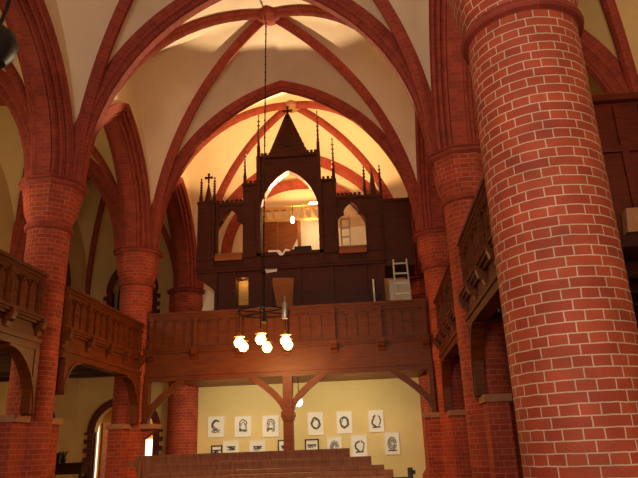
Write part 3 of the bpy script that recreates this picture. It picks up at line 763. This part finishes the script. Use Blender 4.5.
for k in range(6):
    a = radians(33+60*k); x, y = CX+.5*cos(a), CY+.5*sin(a)
    b = B(); b.tube([(x, y, 3.62), (x, y, 3.2)], .010, 6); obj('lamp_cord', b, IRON, ch)
    b = B(); b.lathe([(.02, .09), (.03, .04), (.10, .015), (.105, 0), (.03, .0)], (x, y, 3.12), 16); obj('lamp_plate', b, BRASS, ch, smooth=True)
    b = B(); b.lathe([(0, -.11), (.055, -.095), (.095, -.04), (.10, .0), (.07, .05), (.03, .09)], (x, y, 3.03), 16); obj('lamp_bulb', b, BULB, ch, smooth=True)
    light('chandelier_light', 'POINT', (x, y, 2.86), 34, (1, .50, .15), .08)
b = B(); b.lathe([(.05, 0), (.06, .05), (.06, .28), (.04, .32)], (CX+.45, CY-.27, 3.42), 12); b.tube([(CX+.45, CY-.27, 3.74), (CX+.45, CY-.27, 3.86)], .01, 6)
obj('lamp_holder', b, ALU, ch, smooth=True)

# under gallery bulb
t = thing('pendant_lamp', 'round glowing lamp under the gallery right beside the central post', 'lamp', (-1.74, 14.4, 2.6))
b = B(); b.tube([(-1.74, 14.4, 2.72), (-1.74, 14.4, 2.2)], .01, 6); obj('lamp_cord', b, BLACK, t)
b = B(); b.lathe([(0, -.1), (.06, -.08), (.095, -.02), (.09, .03), (.05, .08), (.02, .12)], (-1.74, 14.4, 2.10), 16); obj('lamp_bulb', b, BULBS, t, smooth=True)
light('pendant_light', 'POINT', (-1.62, 14.5, 1.98), 5, (1, .8, .5), .08)

# ---------------------------------------------------------------- pictures
def stroke(b, x0, z0, x1, z1, y, w=.014): b.bar((x0, y, z0), (x1, y, z1), w, .004, (0, 1, 0))
def picture(x, z, w, h, style, label, dark=False, seed=0):
    rd = random.Random(seed)
    y = Y4
    t = thing('framed_picture', label, 'picture', (x, y, z), 'framed drawings on the yellow wall')
    fw = .035 if dark else .02; b = B()
    b.box(x-w/2, x+w/2, y-.035, y-.004, z-h/2, z-h/2+fw); b.box(x-w/2, x+w/2, y-.035, y-.004, z+h/2-fw, z+h/2)
    b.box(x-w/2, x-w/2+fw, y-.035, y-.004, z-h/2+fw, z+h/2-fw); b.box(x+w/2-fw, x+w/2, y-.035, y-.004, z-h/2+fw, z+h/2-fw)
    obj('frame', b, DFR if dark else MAT, t)
    b = B(); b.box(x-w/2+fw, x+w/2-fw, y-.02, y-.006, z-h/2+fw, z+h/2-fw); obj('sheet', b, PAPER, t)
    b = B(); yy = y-.024; s = min(w, h)
    def ring(cx, cz, rx, rz, a0, a1, n, wd=.02, jit=.012):
        wd *= 1.5
        pr = None
        for i in range(n+1):
            a = radians(a0+(a1-a0)*i/n); p = (cx+rx*cos(a)+rd.uniform(-jit, jit), cz+rz*sin(a)+rd.uniform(-jit, jit))
            if pr: stroke(b, *pr, *p, yy, wd)
            pr = p
    if style == 'c':
        ring(x, z+.05, .12, .12, 40, 290, 14, .028); ring(x, z+.05, .085, .09, 60, 270, 12, .014)
        for q in (-.08, 0, .08): ring(x+q, z-.12, .035, .03, 0, 330, 8, .016)
    elif style == 'gate':
        for q in (-.10, -.07, .07, .10): stroke(b, x+q, z-.14, x+q+rd.uniform(-.01, .01), z+.08, yy, .014)
        ring(x, z+.06, .10, .12, 0, 180, 10, .018); ring(x, z+.02, .05, .1, 0, 180, 8, .012)
        for i in range(9): stroke(b, x+rd.uniform(-.12, .1), z-.15+rd.uniform(0, .1), x+rd.uniform(-.1, .12), z-.12+rd.uniform(0, .1), yy, .016)
    elif style == 'wreath':
        ring(x, z, .11, .14, 20, 390, 18, .03, .02); ring(x, z, .08, .11, 0, 360, 14, .012, .015)
    elif style == 'oval':
        for k in range(5): ring(x, z+.0, .03+.022*k, .07+.025*k, 0, 350, 12, .009, .006)
        stroke(b, x-.12, z-.18, x+.12, z-.18, yy, .03)
    elif style == 'open':
        ring(x, z, .10, .13, 90, 260, 10, .03, .02); ring(x+.02, z, .10, .14, -60, 60, 8, .02, .02); stroke(b, x-.1, z-.16, x+.11, z-.15, yy, .04)
    else:
        for i in range(16): stroke(b, x+rd.uniform(-.12, .12), z+rd.uniform(.02, .13), x+rd.uniform(-.12, .12), z+rd.uniform(.02, .13), yy, .014)
        stroke(b, x-.12, z+.12, x+.12, z+.12, yy, .03)
    obj('drawing', b, INK, t)
PICS = [(-4.45, 1.76, .46, .56, 'c', 'framed drawing of a dark C-shaped curl, top row far left', 0),
 (-3.69, 1.74, .47, .55, 'gate', 'framed drawing of a grey gateway shape, top row second from left', 0),
 (-2.92, 1.72, .47, .57, 'gate', 'framed drawing of a dark arch, top row just left of the post', 0),
 (-1.68, 1.74, .44, .61, 'wreath', 'framed faint wreath drawing, top row just right of the post', 0),
 (-.89, 1.74, .42, .58, 'wreath', 'framed dark wreath drawing, top row middle right', 0),
 (-.03, 1.74, .41, .57, 'open', 'framed drawing with a glinting glass, rightmost of the top row', 0),
 (-4.42, 1.02, .31, .50, 'x', 'small dark framed drawing, bottom row far left, mostly behind pew', 1),
 (-4.02, 1.10, .45, .56, 'x', 'white framed drawing, bottom row beneath the C-shaped curl', 0),
 (-3.29, 1.08, .44, .56, 'x', 'white framed drawing with dark blocks, bottom row beneath the gateways', 0),
 (-2.52, 1.07, .42, .56, 'x', 'dark framed drawing, bottom row cut by the central post', 1),
 (-1.80, 1.07, .38, .54, 'x', 'dark framed drawing, bottom row just right of the post', 1),
 (-1.19, 1.10, .41, .55, 'oval', 'framed faint oval drawing, bottom row half behind the pew', 0),
 (-.52, 1.12, .42, .56, 'open', 'framed drawing of a broken dark ring, bottom row above the pew step', 0),
 (.36, 1.15, .40, .57, 'oval', 'framed tall grey oval drawing, rightmost and alone in the bottom row', 0)]
for i, (x, z, w_, h_, st, lb, dk) in enumerate(PICS): picture(x, z, w_, h_, st, lb, bool(dk), i+3)

# ---------------------------------------------------------------- pews
def pew(x0, x1, y, zt, label, knob=False, end=False, board=.2):
    t = thing('pew', label, 'pew', ((x0+x1)/2, y, 0), 'rows of wooden pews')
    b = B(); b.box(x0, x1, y-.035, y+.035, zt-.04, zt); b.box(x0, x1, y-.02, y+.02, zt-board-.05, zt-.04); obj('top_board', b, WP, t)
    b = B(); b.box(x0+.03, x1-.03, y-.015, y+.015, .45, zt-board-.05); obj('backrest', b, WP, t)
    b = B(); b.box(x0+.03, x1-.03, y-.45, y+.0, .42, .46); obj('seat', b, WP, t)
    for x in (x0+.06, x1-.10):
        b = B(); b.prism([(y-.46, 0), (y+.05, 0), (y+.03, zt-.06), (y-.03, zt-.06), (y-.10, .62), (y-.46, .60)], x, x+.04, lambda a, c, d: (d, a, c)); obj('end_panel', b, WP, t)
    for s, x in ((-1, x0), (1, x1)):
        if knob and s == -1 or knob == 2:
            b = B(); b.box(x-.12*(s < 0), x+.12*(s > 0), y-.03, y+.03, zt-.13, zt-.07); obj('end_knob', b, WP, t)
    if end:
        b = B(); b.box(x1, x1+.16, y-.02, y+.02, zt-.05, zt-.02); b.box(x1+.14, x1+.18, y-.03, y+.03, zt-.06, zt+.05); b.box(x1+.17, x1+.2, y-.03, y+.03, zt-.0, zt+.03)
        obj('end_handle', b, BLACK, t)
pew(-3.40, -.40, 9.0, 1.085, 'tallest pew with a long thick top board, farthest back in the row', knob=True, board=.16)
pew(-2.80, -.10, 8.1, .985, 'pew whose right end just clears the tallest pew')
pew(-2.55, .045, 7.2, .905, 'middle pew of the stepped row, third from the back')
pew(-2.2, .12, 6.3, .885, 'second nearest pew of the stepped row', knob=2)
pew(-1.9, .08, 5.4, .875, 'nearest pew, with a small black handle at its right end', end=True)

# ---------------------------------------------------------------- small things
# loudspeaker at the top left
t = thing('loudspeaker', 'black rounded loudspeaker at the upper left edge under the broad arch', 'loudspeaker', (-5.0, 7.0, 6.6))
b = B(); b.lathe([(0, -.30), (.16, -.27), (.26, -.12), (.29, .05), (.24, .2), (.12, .3), (0, .33)], (-5.0, 7.0, 6.6), 20); obj('body', b, BLACK, t, smooth=True)
b = B(); b.tube([(-5.0, 7.0, 6.9), (-5.05, 7.2, 7.4), (-5.15, 7.45, 8.45)], .03, 8); obj('wall_mount', b, BLACK, t)
# table and flowers in the aisle
t = thing('side_table', 'dark table in the left aisle in front of the arched door', 'table', (-8.0, 16.1, 0))
b = B(); b.box(-8.35, -7.35, 15.85, 16.35, .92, .97); obj('tabletop', b, WK, t)
b = B(); b.box(-8.30, -7.40, 15.9, 16.3, .7, .92); obj('apron', b, WK, t)
for x in (-8.3, -7.45):
    for y in (15.9, 16.25): b = B(); b.box(x, x+.05, y, y+.05, 0, .7); obj('leg', b, WK, t)
t = thing('flower_vase', 'dark vase with yellow flowers on the aisle table', 'vase', (-7.95, 16.05, .97))
b = B(); b.lathe([(.04, 0), (.07, .06), (.05, .14), (.04, .17)], (-7.95, 16.05, .97), 12); obj('vase', b, BLACK, t, smooth=True)
b = B()
for k in range(7):
    a = k*2.4; b.lathe([(0, -.03), (.035, 0), (0, .03)], (-7.95+.07*cos(a), 16.05+.06*sin(a), 1.24+.03*sin(k*3)), 8)
obj('blossoms', b, YEL, t)
b = B()
for k in range(9):
    a = k*.7; b.bar((-7.95, 16.05, 1.1), (-7.95+.13*cos(a), 16.05+.1*sin(a), 1.25), .03, .006)
obj('leaves', b, LEAF, t)
b = B(); b.box(-8.3, -8.05, 16.0, 16.2, .97, 1.22); b.box(-8.28, -8.07, 15.99, 16.0, 1.0, 1.19)
tag(obj('dark_box', b, BLACK, loc=(-8.2, 16.1, .97)), 'dark box standing on the aisle table beside the flowers', 'box')
# wooden partition in the right aisle
t = thing('wooden_partition', 'tall dark panelled wood partition in the right aisle behind the massive column', 'partition', (4.1, 9.0, 2.95))
b = B(); b.box(2.6, 4.74, 8.98, 9.05, 2.96, 6.05); obj('board', b, WKR, t)
for x in (2.7, 3.3, 3.62, 4.0, 4.38, 4.68):
    b = B(); b.box(x-.05, x+.05, 8.93, 8.98, 2.98, 6.0); obj('stile', b, WKR, t)
b = B(); b.box(2.55, 4.74, 8.86, 9.08, 6.05, 6.12); b.box(2.58, 4.74, 8.90, 9.06, 6.12, 6.18); b.box(2.6, 4.74, 8.92, 8.98, 5.2, 5.3); obj('cornice', b, WKR, t)
b = B(); b.prism([(3.72, 3.86), (3.92, 3.86), (3.98, 4.02), (3.98, 4.22), (3.76, 4.22)], 8.75, 8.93)
tag(obj('stone_corbel', b, STONE, loc=(3.85, 8.85, 4)), 'small pale stone corbel at the right edge beside the massive column', 'corbel')
# shelf block on gallery (light bracket tops)
